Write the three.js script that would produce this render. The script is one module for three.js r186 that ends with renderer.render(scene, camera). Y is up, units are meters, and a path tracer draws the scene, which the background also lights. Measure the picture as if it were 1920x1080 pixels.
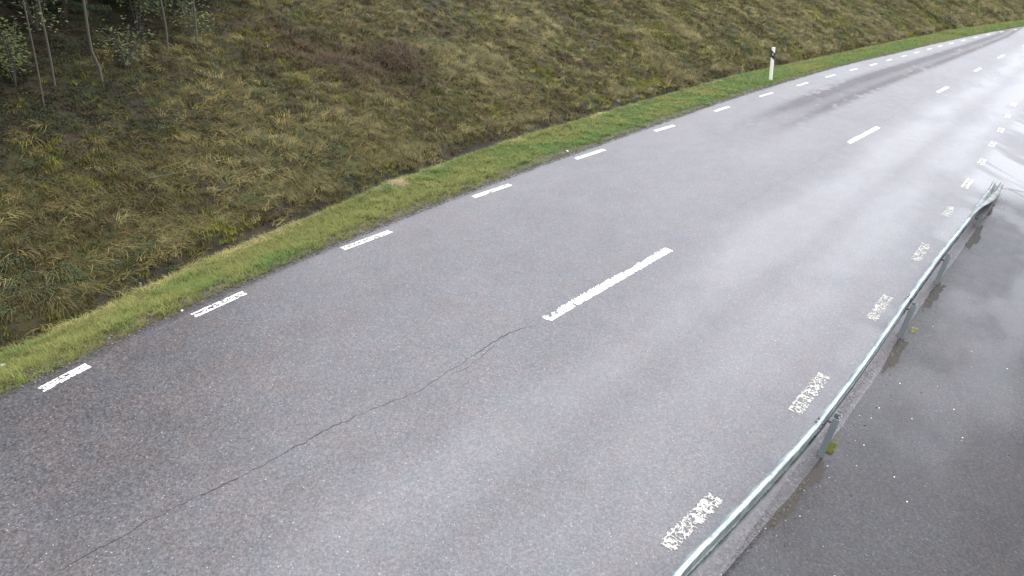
import * as THREE from 'three';
import { mergeGeometries } from 'three/addons/utils/BufferGeometryUtils.js';

// ---------------------------------------------------------------- camera, sky, sun, exposure
const scene = new THREE.Scene();
const camera = new THREE.PerspectiveCamera(42.418, 16 / 9, 0.1, 900);
camera.rotation.order = 'YXZ';
camera.rotation.set(-0.50831, 34 * Math.PI / 180, 0.15584);
camera.position.set(0, 5.022, 0);
scene.add(camera);
const renderer = new THREE.WebGLRenderer({ antialias: true });
renderer.setSize(1024, 576);
renderer.toneMapping = THREE.LinearToneMapping;
renderer.toneMappingExposure = 3.1;
renderer.shadowMap.enabled = true;

function rng(seed) {
  let a = seed >>> 0;
  return () => { a = (a + 0x6D2B79F5) | 0; let t = Math.imul(a ^ (a >>> 15), 1 | a); t = (t + Math.imul(t ^ (t >>> 7), 61 | t)) ^ t; return ((t ^ (t >>> 14)) >>> 0) / 4294967296; };
}
function hash2(ix, iy, s) {
  let h = Math.imul(ix, 374761393) + Math.imul(iy, 668265263) + Math.imul(s, 974634777);
  h = Math.imul(h ^ (h >>> 13), 1274126177); h ^= h >>> 16;
  return (h >>> 0) / 4294967296;
}
// value noise; period p (cells) makes it tile
function vnoise(x, y, s = 0, p = 0) {
  let ix = Math.floor(x), iy = Math.floor(y);
  const fx = x - ix, fy = y - iy, u = fx * fx * (3 - 2 * fx), v = fy * fy * (3 - 2 * fy);
  let jx = ix + 1, jy = iy + 1;
  if (p) { ix = ((ix % p) + p) % p; iy = ((iy % p) + p) % p; jx = ((jx % p) + p) % p; jy = ((jy % p) + p) % p; }
  const a = hash2(ix, iy, s), b = hash2(jx, iy, s), c = hash2(ix, jy, s), d = hash2(jx, jy, s);
  return a + (b - a) * u + (c - a) * v + (a - b - c + d) * u * v;
}
function fbm(x, y, s = 0, oct = 4) {
  let f = 0, a = 0.5, n = 0;
  for (let i = 0; i < oct; i++) { f += a * vnoise(x, y, s + i * 17); n += a; a *= 0.5; x *= 2.03; y *= 2.03; }
  return f / n;
}
const clamp = (x, a = 0, b = 1) => Math.min(b, Math.max(a, x));
const smooth = (a, b, x) => { const t = clamp((x - a) / (b - a)); return t * t * (3 - 2 * t); };
const lerp = (a, b, t) => a + (b - a) * t;

{ // closed, bright overcast
  const w = 512, h = 256, d = new Float32Array(w * h * 4);
  for (let j = 0; j < h; j++) for (let i = 0; i < w; i++) {
    const el = ((j + 0.5) / h - 0.5) * Math.PI, az = (i / w) * Math.PI * 2;
    const se = Math.max(0, Math.sin(el));
    const cx = Math.cos(az) * Math.cos(el), cz = Math.sin(az) * Math.cos(el);
    const q = 1 / (se + 0.25);
    const cl = fbm(cx * q * 1.6 + 20, cz * q * 1.6 + 20, 5, 4);
    const L = (0.40 + 0.95 * se) * (0.88 + 0.24 * cl);
    const k = (j * w + i) * 4;
    d[k] = L * 0.955; d[k + 1] = L * 0.985; d[k + 2] = L * 1.085; d[k + 3] = 1;
  }
  const t = new THREE.DataTexture(d, w, h, THREE.RGBAFormat, THREE.FloatType);
  t.mapping = THREE.EquirectangularReflectionMapping; t.magFilter = THREE.LinearFilter; t.minFilter = THREE.LinearFilter; t.needsUpdate = true;
  scene.background = t; scene.environment = t;
}
const sun = new THREE.DirectionalLight(0xfff2e2, 0.5);
sun.position.set(22, 48, -34);
sun.target.position.set(-4, 0, -14);
sun.castShadow = true; sun.shadow.radius = 45;
sun.shadow.mapSize.set(2048, 2048);
Object.assign(sun.shadow.camera, { left: -60, right: 60, top: 60, bottom: -60, near: 1, far: 180 });
scene.add(sun, sun.target);

// ---------------------------------------------------------------- helpers
const taken = {};
function numbered(n) { const k = taken[n] = (taken[n] ?? -1) + 1; return k ? `${n}_${String(k).padStart(3, '0')}` : n; }
function tag(o, label, category, group, kind) {
  o.name = numbered(o.name.replace(/_\d{3}$/, ''));
  o.userData.label = label;
  if (category) o.userData.category = category;
  if (group) o.userData.group = group;
  if (kind) o.userData.kind = kind;
  scene.add(o); return o;
}
function part(name, geo, mat, parent) {
  const m = new THREE.Mesh(geo, mat); m.name = name; m.castShadow = m.receiveShadow = true; parent.add(m); return m;
}
function group(name, x, y, z) { const g = new THREE.Group(); g.name = name; g.position.set(x, y, z); return g; }
const RGB = (r, g, b) => new THREE.Color().setRGB(r, g, b);
const mat = (r, g, b, rough = 0.9, o = {}) => new THREE.MeshStandardMaterial({ color: RGB(r, g, b), roughness: rough, side: THREE.DoubleSide, ...o });
function interp(tab, z) { // tab: [z, v] with z falling
  if (z >= tab[0][0]) { const [a, b] = tab; return a[1] + (b[1] - a[1]) * (z - a[0]) / (b[0] - a[0]); }
  for (let i = 0; i < tab.length - 1; i++) {
    const a = tab[i], b = tab[i + 1];
    if (z <= a[0] && z >= b[0]) {
      const p = tab[Math.max(0, i - 1)], n = tab[Math.min(tab.length - 1, i + 2)];
      const h = b[0] - a[0], t = (z - a[0]) / h, m0 = (b[1] - p[1]) / (b[0] - p[0]) * h, m1 = (n[1] - a[1]) / (n[0] - a[0]) * h;
      const t2 = t * t, t3 = t2 * t;
      return (2 * t3 - 3 * t2 + 1) * a[1] + (t3 - 2 * t2 + t) * m0 + (-2 * t3 + 3 * t2) * b[1] + (t3 - t2) * m1;
    }
  }
  const a = tab[tab.length - 2], b = tab[tab.length - 1];
  return b[1] + (b[1] - a[1]) * (z - b[0]) / (b[0] - a[0]);
}
// the road runs along -z and bends gently; x of its left asphalt edge, of the outer edge of the grass verge
const EDGE = [[6, -5.9], [0, -6.62], [-2.2, -6.93], [-4, -7.22], [-6.4, -7.47], [-8.8, -7.64], [-12, -7.78], [-16, -7.88], [-21, -7.98], [-27, -7.97], [-33, -7.83], [-40, -7.45], [-49, -6.93], [-60, -6.2], [-80, -4.4], [-110, -0.8], [-150, 6]];
const VERGE = [[6, -6.85], [0, -7.5], [-2.2, -7.75], [-4.4, -8.22], [-7, -8.68], [-9.5, -9.06], [-12, -9.3], [-16, -9.45], [-21, -9.57], [-27, -9.57], [-33, -9.3], [-40, -9.02], [-49, -8.6], [-60, -7.9], [-80, -6.1], [-110, -2.5], [-150, 4.3]];
const edgeX = z => interp(EDGE, z);
const vergeX = z => interp(VERGE, z);
const ragged = z => 0.05 * (fbm(z * 2.1, 3.3, 41, 3) - 0.5) + 0.035 * (vnoise(z * 9, 1, 42) - 0.5);
function groundY(x, z) { // land left of the road
  const d = edgeX(z) - x, w = edgeX(z) - vergeX(z);
  if (d < 0) return -0.03;
  const r = d - w; // beyond the verge
  let y;
  if (r < 0) y = -0.02 - 0.2 * smooth(0.1, w, d) + 0.012 * fbm(x * 5, z * 5, 8, 2);
  else if (r < 0.62) { y = -0.22 - 0.36 * smooth(0, 0.5, r); }
  else {
    const b = r - 0.62;
    y = -0.58 + 0.34 * smooth(0, 0.3, b) + 0.2 * smooth(0.2, 1.2, b) + 0.34 * Math.max(0, b - 0.6) - 0.14 * Math.max(0, b - 9);
    y += smooth(0, 1.5, b) * (0.34 * (fbm(x * 0.5, z * 0.5, 9, 3) - 0.5) + 0.36 * (fbm(x * 1.9, z * 1.9, 10, 3) - 0.5));
  }
  return y;
}

// ---------------------------------------------------------------- asphalt textures
const TILE = 8, TN = 2048;
function grainTextures() {
  const n = TN, a = new Float32Array(n * n), r = rng(77);
  for (let i = 0; i < n * n; i++) a[i] = r();
  const blur = (src, k) => { // separable box, wrapping
    const t = new Float32Array(n * n), o = new Float32Array(n * n), m = 2 * k + 1;
    for (let y = 0; y < n; y++) { let s = 0; for (let x = -k; x <= k; x++) s += src[y * n + ((x + n) % n)]; for (let x = 0; x < n; x++) { t[y * n + x] = s / m; s += src[y * n + ((x + k + 1) % n)] - src[y * n + ((x - k + n) % n)]; } }
    for (let x = 0; x < n; x++) { let s = 0; for (let y = -k; y <= k; y++) s += t[((y + n) % n) * n + x]; for (let y = 0; y < n; y++) { o[y * n + x] = s / m; s += t[((y + k + 1) % n) * n + x] - t[((y - k + n) % n) * n + x]; } }
    return o;
  };
  const b1 = blur(a, 1), b2 = blur(a, 3);
  const col = new Uint8Array(n * n * 4), bump = new Uint8Array(n * n * 4);
  for (let y = 0; y < n; y++) for (let x = 0; x < n; x++) {
    const i = y * n + x;
    const f = (b1[i] - 0.5) * 5.2, g = (b2[i] - 0.5) * 9;             // aggregate, and clusters of it
    const big = vnoise(x / n * 24, y / n * 24, 3, 24) * 0.6 + vnoise(x / n * 60, y / n * 60, 4, 60) * 0.4 - 0.5;
    let v = 0.284 + 0.062 * f + 0.028 * g + 0.035 * big;                // sRGB-ish tone
    const k = hash2(x >> 1, y >> 1, 90);
    let red = (vnoise(x / n * 40, y / n * 40, 6, 40) - 0.5) * 0.02 + 0.005;
    if (k > 0.9955) v += 0.3 * (0.4 + hash2(x >> 1, y >> 1, 91));       // pale chips
    else if (k > 0.982) { v += 0.06; red += 0.04; }
    else if (k < 0.02) v -= 0.07;
    v = clamp(v, 0.05, 0.85);
    col[i * 4] = 255 * clamp(v + red); col[i * 4 + 1] = 255 * clamp(v * 0.985); col[i * 4 + 2] = 255 * clamp(v - red * 0.6); col[i * 4 + 3] = 255;
    const h = 255 * clamp(0.5 + 0.22 * f + 0.1 * g);
    bump[i * 4] = bump[i * 4 + 1] = bump[i * 4 + 2] = h; bump[i * 4 + 3] = 255;
  }
  const mk = (d, srgb) => { const t = new THREE.DataTexture(d, n, n); t.wrapS = t.wrapT = THREE.RepeatWrapping; t.magFilter = THREE.LinearFilter; if (srgb) t.colorSpace = THREE.SRGBColorSpace; t.needsUpdate = true; return t; };
  return [mk(col, true), mk(bump, false)];
}
const [asphaltColor, asphaltBump] = grainTextures();
// how wet each spot is: water film and puddles are smooth, drained stone is rough. x -10..6, z 4..-60
const WX0 = -10, WX1 = 6, WZ0 = 4, WZ1 = -60;
function wetTexture() {
  const w = 1024, h = 2048, d = new Uint8Array(w * h * 4);
  for (let j = 0; j < h; j++) for (let i = 0; i < w; i++) {
    const x = lerp(WX0, WX1, (i + 0.5) / w), z = lerp(WZ0, WZ1, (j + 0.5) / h);
    let r, film = 0.46 + 0.22 * smooth(-5.5, -2.5, x);
    const along = fbm(x * 1.6, z * 0.22, 31, 4), patch = fbm(x * 0.8, z * 0.45, 32, 4), fine = fbm(x * 6, z * 3.2, 33, 3);
    if (x < -0.75) {                                                    // carriageway
      r = 0.50 + 0.20 * (along - 0.5) + 0.16 * (patch - 0.5) + 0.10 * (fine - 0.5);
      const xx = x - (edgeX(z) + 7.7) * smooth(-3, -8, x);
      const tr = (c, wd) => Math.exp(-((xx - c) ** 2) / (wd * wd));
      r -= 0.09 * (tr(-3.25, 0.4) + tr(-1.85, 0.4)) * (0.4 + 1.2 * patch);
      const far = smooth(-17, -26, z);                                  // drained wheel tracks in the far lane
      film += 0.5 * (patch - 0.5) + 0.45 * (along - 0.5);
      film += (0.34 * tr(-3.2, 0.42) + 0.3 * tr(-1.95, 0.4)) * smooth(0.3, 0.6, patch * 0.6 + along * 0.4) - 0.12 * tr(-4.2, 0.4) - 0.1 * tr(-2.6, 0.2);
      film += 0.28 * Math.exp(-(((x + 3.2) / 0.7) ** 2) - (((z + 12.5) / 1.6) ** 2)) + 0.28 * Math.exp(-(((x + 2.3) / 0.6) ** 2) - (((z + 16) / 2.2) ** 2));
      const drained = far * (tr(-6.4, 0.22) + 0.8 * tr(-5.65, 0.18) + 0.6 * tr(-6.05, 0.45)) * smooth(0.2, 0.48, along * 0.45 + fine * 0.55);
      film *= 1 - 0.9 * clamp(drained);
      const gut = smooth(-1.25, -0.95, x + 0.3 * (patch - 0.5)) * smooth(0.42, 0.55, fbm(z * 0.8, 4, 38, 3)); r = lerp(r, 0.26, gut);
      r += 0.34 * clamp(drained);
      r -= smooth(-20, -32, z) * 0.10 * smooth(-5.2, -3, x);
    } else {                                                            // lay-by: thin film, puddles
      const p = smooth(0.36, 0.62, fbm(x * 0.9 + 7, z * 0.55, 35, 4));
      r = lerp(0.40, 0.15, p) + 0.10 * (fine - 0.5); film = 0.1 * p;
    }
    if (z < -19.5 && x > -1.55) {                                       // run-off streaks beside the rail end
      const q = z - 0.95 * x, s1 = fbm(q * 0.95, x * 0.3, 36, 3), s2 = fbm(q * 4, x * 0.7, 37, 2);
      const on = smooth(-1.5, -1.05, x) * smooth(-19.5, -21, z);
      const dryer = smooth(0.40, 0.62, s1 * 0.68 + s2 * 0.32); r = lerp(r, lerp(0.22, 0.45, dryer), on); film = lerp(film, lerp(1, 0.42, dryer), on);
    }
    const k = (j * w + i) * 4, v = 255 * clamp(r, 0.08, 0.95);
    d[k] = 255 * clamp(film); d[k + 1] = d[k + 2] = v; d[k + 3] = 255;
  }
  const t = new THREE.DataTexture(d, w, h); t.magFilter = THREE.LinearFilter; t.channel = 1; t.wrapS = t.wrapT = THREE.MirroredRepeatWrapping; t.needsUpdate = true;
  return t;
}
const wet = wetTexture();
const asphalt = new THREE.MeshPhysicalMaterial({ color: 0xffffff, map: asphaltColor, bumpMap: asphaltBump, bumpScale: 0.0032, roughness: 1, roughnessMap: wet, clearcoat: 1, clearcoatMap: wet, clearcoatRoughness: 0.36, vertexColors: true });
const laybyMat = new THREE.MeshPhysicalMaterial({ color: 0xffffff, ior: 1.4, map: asphaltColor, bumpMap: asphaltBump, bumpScale: 0.0006, roughness: 1, roughnessMap: wet, clearcoat: 0.8, clearcoatMap: wet, clearcoatRoughness: 0.16, vertexColors: true });

// sheet(rows of x positions per z): planar uv in metres
function sheet(zs, xsOf, yOf, colOf) {
  const pos = [], uv = [], uv1 = [], col = [], idx = []; let nc = 0;
  zs.forEach(z => { const xs = xsOf(z); nc = xs.length; xs.forEach(x => {
    pos.push(x, yOf(x, z), z); uv.push(x / TILE, -z / TILE);
    uv1.push((x - WX0) / (WX1 - WX0), (z - WZ0) / (WZ1 - WZ0)); const c = colOf(x, z); col.push(c[0], c[1], c[2]);
  }); });
  for (let r = 0; r < zs.length - 1; r++) for (let c = 0; c < nc - 1; c++) {
    const a = r * nc + c, b = a + 1, e = a + nc, f = e + 1;
    idx.push(a, b, e, b, f, e);
  }
  const g = new THREE.BufferGeometry();
  g.setAttribute('position', new THREE.Float32BufferAttribute(pos, 3));
  g.setAttribute('uv', new THREE.Float32BufferAttribute(uv, 2));
  g.setAttribute('uv1', new THREE.Float32BufferAttribute(uv1, 2));
  g.setAttribute('color', new THREE.Float32BufferAttribute(col, 3));
  g.setIndex(idx); g.computeVertexNormals(); return g;
}
const zRange = (a, b, step) => { const o = []; for (let z = a; z > b; z -= step(z)) o.push(z); o.push(b); return o; };

// ---------------------------------------------------------------- the setting
const RAILX = z => interp([[4, -1.15], [-4.2, -0.93], [-5.3, -0.84], [-7, -0.74], [-9, -0.71], [-11, -0.72], [-13.1, -0.71], [-16.3, -0.66], [-20.6, -0.66], [-26, -0.9], [-40, -1.6], [-60, -1.4], [-80, 0.4], [-110, 4], [-150, 10.8]], z);
const zsRoad = zRange(8, -150, z => z > -45 ? 0.09 : z > -70 ? 0.4 : 2);
const road = new THREE.Group(); road.name = 'road';
road.userData.kind = 'structure';
tag(road, 'wet grey asphalt road with worn white dashes, bending away to the right', null, null, 'structure');
{
  const fr = [0, 0.02, 0.05, 0.1, 0.16, 0.22, 0.28, 0.34, 0.4, 0.46, 0.52, 0.58, 0.64, 0.7, 0.76, 0.82, 0.88, 0.94, 1];
  const xs = z => { const a = edgeX(z) + ragged(z), b = RAILX(z) + 0.12 + 0.05 * (fbm(z * 1.7, 9, 51, 3) - 0.5) + 1.6 * smooth(-20.9, -21.9, z); return fr.map(f => lerp(a, b, f)); };
  const tone = (x, z) => { // wear and patching of the surface
    const t = 1 + 0.22 * (fbm(x * 0.5, z * 0.16, 21, 4) - 0.5) + 0.16 * (fbm(x * 1.3, z * 1.1, 22, 3) - 0.5);
    const w = 0.5 * (fbm(x * 0.7, z * 0.3, 23, 3) - 0.5);
    return [t * (1.01 + 0.14 * w), t, t * (1.01 - 0.14 * w)];
  };
  const geo = sheet(zsRoad, z => { const a = xs(z); return [a[0] + 0.004, ...a, a[a.length - 1] + 0.02]; }, (x, z) => 0, tone);
  // the first column is the broken edge of the slab, dropping to the shoulder
  const p = geo.attributes.position, nc = fr.length + 2;
  for (let r = 0; r < zsRoad.length; r++) { p.setY(r * nc, -0.05); p.setX(r * nc, p.getX(r * nc) - 0.03); p.setY(r * nc + nc - 1, -0.02); }
  geo.computeVertexNormals();
  part('carriageway', geo, asphalt, road);
}
{
  const zs = zRange(8, -150, z => z > -40 ? 0.25 : 2);
  const tone = (x, z) => { const t = 0.45 + 0.2 * (fbm(x * 0.6, z * 0.5, 25, 4) - 0.5); return [t * 1.0, t, t * 0.985]; };
  const g = sheet(zs, z => { const a = RAILX(z) - 0.05, o = []; for (let i = 0; i <= 24; i++) o.push(a + (4.6 * i) / 24); return o; }, (x, z) => -0.012, tone);
  const m = new THREE.Mesh(g, laybyMat); m.name = 'layby_pavement'; m.receiveShadow = true;
  tag(m, 'smooth wet asphalt lay-by to the right of the steel guard rail', null, null, 'structure');
}
function landTone(x, z) {
  const d = edgeX(z) - x, w = edgeX(z) - vergeX(z), n = fbm(x * 2.3, z * 2.3, 61, 4), m = fbm(x * 0.6, z * 0.6, 62, 3);
  const soil = [0.025, 0.02, 0.012], moss = [0.036, 0.034, 0.01], brown = [0.036, 0.026, 0.014], shoulder = [0.075, 0.067, 0.058], mud = [0.022, 0.018, 0.012];
  const mix = (a, b, t) => a.map((v, i) => lerp(v, b[i], t));
  if (d < 0.16 + 0.14 * n) return shoulder.map(v => v * (0.7 + 0.6 * vnoise(x * 14, z * 14, 63)));
  if (d < w) return mix(soil, [0.06, 0.075, 0.022], 0.6 * n + 0.2);
  if (d < w + 0.35 + 0.9 * n) return mud.map(v => v * (0.7 + 0.7 * vnoise(x * 9, z * 9, 64)));
  return mix(mix(brown, moss, smooth(0.35, 0.6, m)), soil, smooth(0.45, 0.65, n));
}
{
  const ds = []; for (let d = -0.35; d < 9; d += 0.11) ds.push(d); for (let d = 9; d < 60; d *= 1.12) ds.push(d); ds.push(60);
  const g = sheet(zRange(14, -150, z => z > -45 ? 0.16 : z > -70 ? 0.5 : 2.5), z => ds.map(d => edgeX(z) - d).reverse(), groundY, landTone);
  const m = new THREE.Mesh(g, new THREE.MeshStandardMaterial({ color: 0xffffff, vertexColors: true, roughness: 0.95, side: THREE.DoubleSide }));
  m.name = 'bank_terrain'; m.receiveShadow = m.castShadow = true;
  tag(m, 'grassy verge, muddy ditch and rough mossy bank rising left of the road', null, null, 'structure');
  const gg = new THREE.CircleGeometry(420, 48).rotateX(-Math.PI / 2).translate(0, -0.75, -60);
  const o = new THREE.Mesh(gg, mat(0.05, 0.055, 0.025, 0.95)); o.name = 'ground'; o.receiveShadow = true;
  tag(o, 'open land reaching to the horizon around the road', null, null, 'structure');
  const rg = sheet(zRange(14, -150, () => 1), z => [0, 0.4, 1, 2, 4, 8, 16, 40].map(k => RAILX(z) + 4.4 + k), (x, z) => { const k = x - RAILX(z) - 4.4; return -0.03 - 0.2 * smooth(0, 1, k) + 0.05 * Math.max(0, k - 2); }, (x, z) => { const n = 0.7 + 0.6 * fbm(x, z, 66, 3); return [0.05 * n, 0.07 * n, 0.022 * n]; });
  const rm = new THREE.Mesh(rg, new THREE.MeshStandardMaterial({ vertexColors: true, roughness: 0.95, side: THREE.DoubleSide })); rm.name = 'verge_ground'; rm.receiveShadow = true;
  tag(rm, 'grass ground beyond the lay-by on the right', null, null, 'structure');
}

// ---------------------------------------------------------------- road markings: worn paint, built chip by chip
const paint = mat(0.66, 0.66, 0.64, 0.6), paintOld = mat(0.42, 0.41, 0.36, 0.65);
function dash(name, x0, z0, x1, z1, width, m, keep, cell = 0.0125) {
  const dx = x1 - x0, dz = z1 - z0, L = Math.hypot(dx, dz), ux = dx / L, uz = dz / L, nx = -uz, nz = ux; // n points right
  const nu = Math.round(L / cell), nv = Math.round(width / cell), pos = [], idx = [], seed = Math.round(z0 * 100 + 5000);
  for (let i = -1; i <= nu; i++) for (let j = -1; j <= nv; j++) {
    const u = (i + 0.5) / nu, v = (j + 0.5) / nv;
    if (!keep(u * L, v, u, seed)) continue;
    const q = pos.length / 3, e = 0.0;
    for (const [a, b] of [[i, j], [i + 1, j], [i + 1, j + 1], [i, j + 1]]) {
      const jx = (hash2(a, b, seed) - 0.5) * 0.6, jy = (hash2(a, b, seed + 1) - 0.5) * 0.6;
      const s = (a + jx) * cell, t = (b + jy) * cell - width / 2;
      pos.push(x0 + ux * s + nx * t, 0.004 + e, z0 + uz * s + nz * t);
    }
    idx.push(q, q + 1, q + 2, q, q + 2, q + 3);
  }
  const g = new THREE.BufferGeometry();
  g.setAttribute('position', new THREE.Float32BufferAttribute(pos, 3)); g.setIndex(idx); g.computeVertexNormals();
  const n = g.attributes.normal; for (let i = 0; i < n.count; i++) if (n.getY(i) < 0) { for (let k = 0; k < idx.length; k += 3) { const t = idx[k + 1]; idx[k + 1] = idx[k + 2]; idx[k + 2] = t; } g.setIndex(idx); g.computeVertexNormals(); break; }
  return part(name, g, m, road);
}
const inside = (u, v, s, l) => { const e = 0.16 * (vnoise(u * 60, 3, s) - 0.5), f = 0.14 * (vnoise(l * 30, 5, s) - 0.5); return u > 0.01 + e * 0.2 && u < 0.99 + e * 0.2 && v > 0.02 + f && v < 0.98 + f; };
// left edge: mostly sound, cracked along its middle
const keepLeft = (l, v, u, s) => { if (!inside(u, v, s, l)) return false; const c = Math.abs(v - 0.45 - 0.25 * (vnoise(l * 9, 1, s) - 0.5)); return !(c < 0.24 && vnoise(l * 42, v * 7, s + 2) > 0.5) && !(vnoise(l * 40, v * 6, s + 3) > 0.84); };
// centre: worn ragged on its left side
const keepCentre = (l, v, u, s) => { if (!inside(u, v, s, l)) return false; const wear = 0.36 * fbm(l * 3, 2, s, 2) + 0.35 * smooth(0.2, 0.02, u) * vnoise(l * 14, 7, s) + 0.1 * smooth(0.85, 1, u); return v > wear + 0.55 * (vnoise(l * 45, v * 9, s + 2) - 0.62) && !(u < 0.22 && vnoise(l * 24, v * 4, s + 4) > 0.72); };
// right edge: a worn web of paint
const keepRight = (l, v, u, s) => { if (!inside(u, v, s, l)) return false; const a = Math.abs(fbm(l * 20, v * 3.3, s + 2, 2) - 0.5), b = Math.abs(vnoise(l * 27, v * 4.4, s + 5) - 0.5), gone = 0.055 * (fbm(l * 4, v * 1.2, s + 8, 2) - 0.42); return a < 0.075 - gone || b < 0.085 - gone; };
const LEFT = [[-6.73, -2.1, -6.84, -2.63], [-7.02, -3.9, -7.11, -4.66], [-7.3, -6.38, -7.32, -7.34], [-7.47, -9.44, -7.47, -10.5], [-7.59, -12.83, -7.57, -13.96], [-7.64, -16.37, -7.6, -17.4], [-7.63, -19.84, -7.62, -20.84], [-7.61, -23.17, -7.58, -24.23], [-7.51, -26.29, -7.48, -27.35], [-7.43, -29.2, -7.4, -30.22], [-7.34, -32.01, -7.29, -32.83], [-7.2, -34.42, -7.16, -35.37], [-7.12, -36.9, -7.08, -37.7], [-7.01, -39.2, -6.97, -40], [-6.92, -41.5, -6.88, -42.3], [-6.83, -43.9, -6.78, -44.7], [-6.72, -46.2, -6.68, -47], [-6.6, -48.6, -6.56, -49.5], [-6.45, -51.4, -6.4, -52.4], [-6.26, -54.6, -6.2, -55.6], [-6.05, -58, -5.98, -59], [-5.75, -62, -5.67, -63], [-5.35, -66, -5.26, -67], [-4.95, -70, -4.86, -71]];
for (const [a, b, c, d] of LEFT) dash('edge_line_dash', a, b, c, d, b > -22 ? 0.1 : 0.08, paint, keepLeft, b > -25 ? 0.0125 : 0.02);
for (const [a, b, c, d] of [[-4.24, -7.1, -4.2, -10.66], [-4.2, -20.78, -4.13, -23.69], [-4.1, -32.04, -4.06, -33.9], [-4.02, -40.05, -4, -41.6], [-3.96, -47, -3.93, -49.2], [-3.7, -56, -3.6, -58.5], [-2.9, -66, -2.6, -69]]) dash('centre_line_dash', a, b, c, d, b > -15 ? 0.15 : b > -25 ? 0.15 : 0.12, paint, b > -30 ? keepCentre : (l, v, u, s) => inside(u, v, s, l), b > -25 ? 0.0125 : 0.025);
const RIGHT = [[-1.24, -4.9, -1.18, -5.87], [-1.1, -7.83, -1.08, -8.97], [-1.05, -11.05, -1.06, -12.13], [-1.07, -14.07, -1.09, -15.2], [-1.14, -17.24, -1.15, -18.08], [-1.2, -19.89, -1.21, -20.9], [-1.26, -22.63, -1.28, -23.45], [-1.34, -25.2, -1.36, -26], [-1.42, -27.6, -1.46, -28.5], [-1.55, -30.4, -1.6, -31.3], [-1.68, -33.2, -1.72, -34.1]];
for (const [a, b, c, d] of RIGHT) dash('shoulder_line_dash', a, b, c, d, 0.165, paintOld, b > -19 ? keepRight : keepLeft, b > -13 ? 0.0095 : 0.0125);

// the joint between the lanes has opened into a dark, wandering crack
{
  const m = mat(0.034, 0.033, 0.032, 0.95), r = rng(5);
  const line = [[-4.27, -6.9], [-4.36, -6.41], [-4.32, -5.94], [-4.31, -5.46], [-4.28, -4.9], [-4.4, -4.17], [-4.44, -3.59], [-4.46, -3.18], [-4.46, -2.73], [-4.51, -2.4], [-4.53, -2.08], [-4.54, -1.3]];
  const far = []; for (let z = -12.5; z > -30; z -= 0.7) far.push([-4.2 - 0.004 * (z + 11) * -0.1 + 0.07 * (r() - 0.5), z]);
  const side = [[-4.29, -6.2], [-4.22, -5.75], [-4.24, -5.3]];
  for (const [pts, w0] of [[line, 0.0036], [side, 0.0022], [far, 0.0014]]) {
    const c = new THREE.CatmullRomCurve3(pts.map(([x, z]) => new THREE.Vector3(x, 0.003, z))), n = Math.round(c.getLength() / 0.035), pos = [], idx = [];
    for (let i = 0; i <= n; i++) {
      const p = c.getPointAt(i / n), j = 0.03 * (vnoise(p.z * 11, 1, 71) - 0.5) + 0.016 * (vnoise(p.z * 37, 1, 73) - 0.5), w = w0 * (0.6 + 0.7 * smooth(0.38, 0.66, fbm(p.z * 2.6, w0 * 900, 72, 3))) * (0.4 + r());
      pos.push(p.x + j - w, 0.003, p.z, p.x + j + w, 0.003, p.z);
      if (i) { const a = 2 * i - 2; idx.push(a, a + 1, a + 2, a + 1, a + 3, a + 2); }
    }
    const g = new THREE.BufferGeometry(); g.setAttribute('position', new THREE.Float32BufferAttribute(pos, 3)); g.setIndex(idx); g.computeVertexNormals();
    part('joint_crack', g, m, road);
  }
}

// ---------------------------------------------------------------- guard rail
const zincMap = (() => { // dull zinc: spangle, grime and faint runs
  const n = 512, d = new Uint8Array(n * n * 4);
  for (let j = 0; j < n; j++) for (let i = 0; i < n; i++) {
    const u = i / n, v = j / n, a = vnoise(u * 64, v * 64, 201, 64), b = vnoise(u * 8, v * 16, 202, 8), c = vnoise(u * 96, v * 4, 203, 96), g = 0.78 + 0.1 * (a - 0.5) + 0.26 * (b - 0.5) + 0.16 * (c - 0.5) - (vnoise(u * 24, v * 24, 204, 24) > 0.8 ? 0.1 : 0), k = (j * n + i) * 4;
    d[k] = 255 * clamp(g); d[k + 1] = 255 * clamp(g * 0.995); d[k + 2] = 255 * clamp(g * 0.985); d[k + 3] = 255;
  }
  const t = new THREE.DataTexture(d, n, n); t.wrapS = t.wrapT = THREE.RepeatWrapping; t.magFilter = THREE.LinearFilter; t.colorSpace = THREE.SRGBColorSpace; t.needsUpdate = true; return t;
})();
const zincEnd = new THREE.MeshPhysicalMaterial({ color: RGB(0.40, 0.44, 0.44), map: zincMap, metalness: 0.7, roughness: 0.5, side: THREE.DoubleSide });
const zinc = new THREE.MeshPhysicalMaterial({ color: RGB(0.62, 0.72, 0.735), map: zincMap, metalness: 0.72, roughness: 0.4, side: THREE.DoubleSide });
const zincDull = new THREE.MeshPhysicalMaterial({ color: RGB(0.22, 0.25, 0.245), metalness: 0.5, roughness: 0.55, side: THREE.DoubleSide });
const steelDark = mat(0.08, 0.085, 0.085, 0.5, { metalness: 0.7 });
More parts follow.
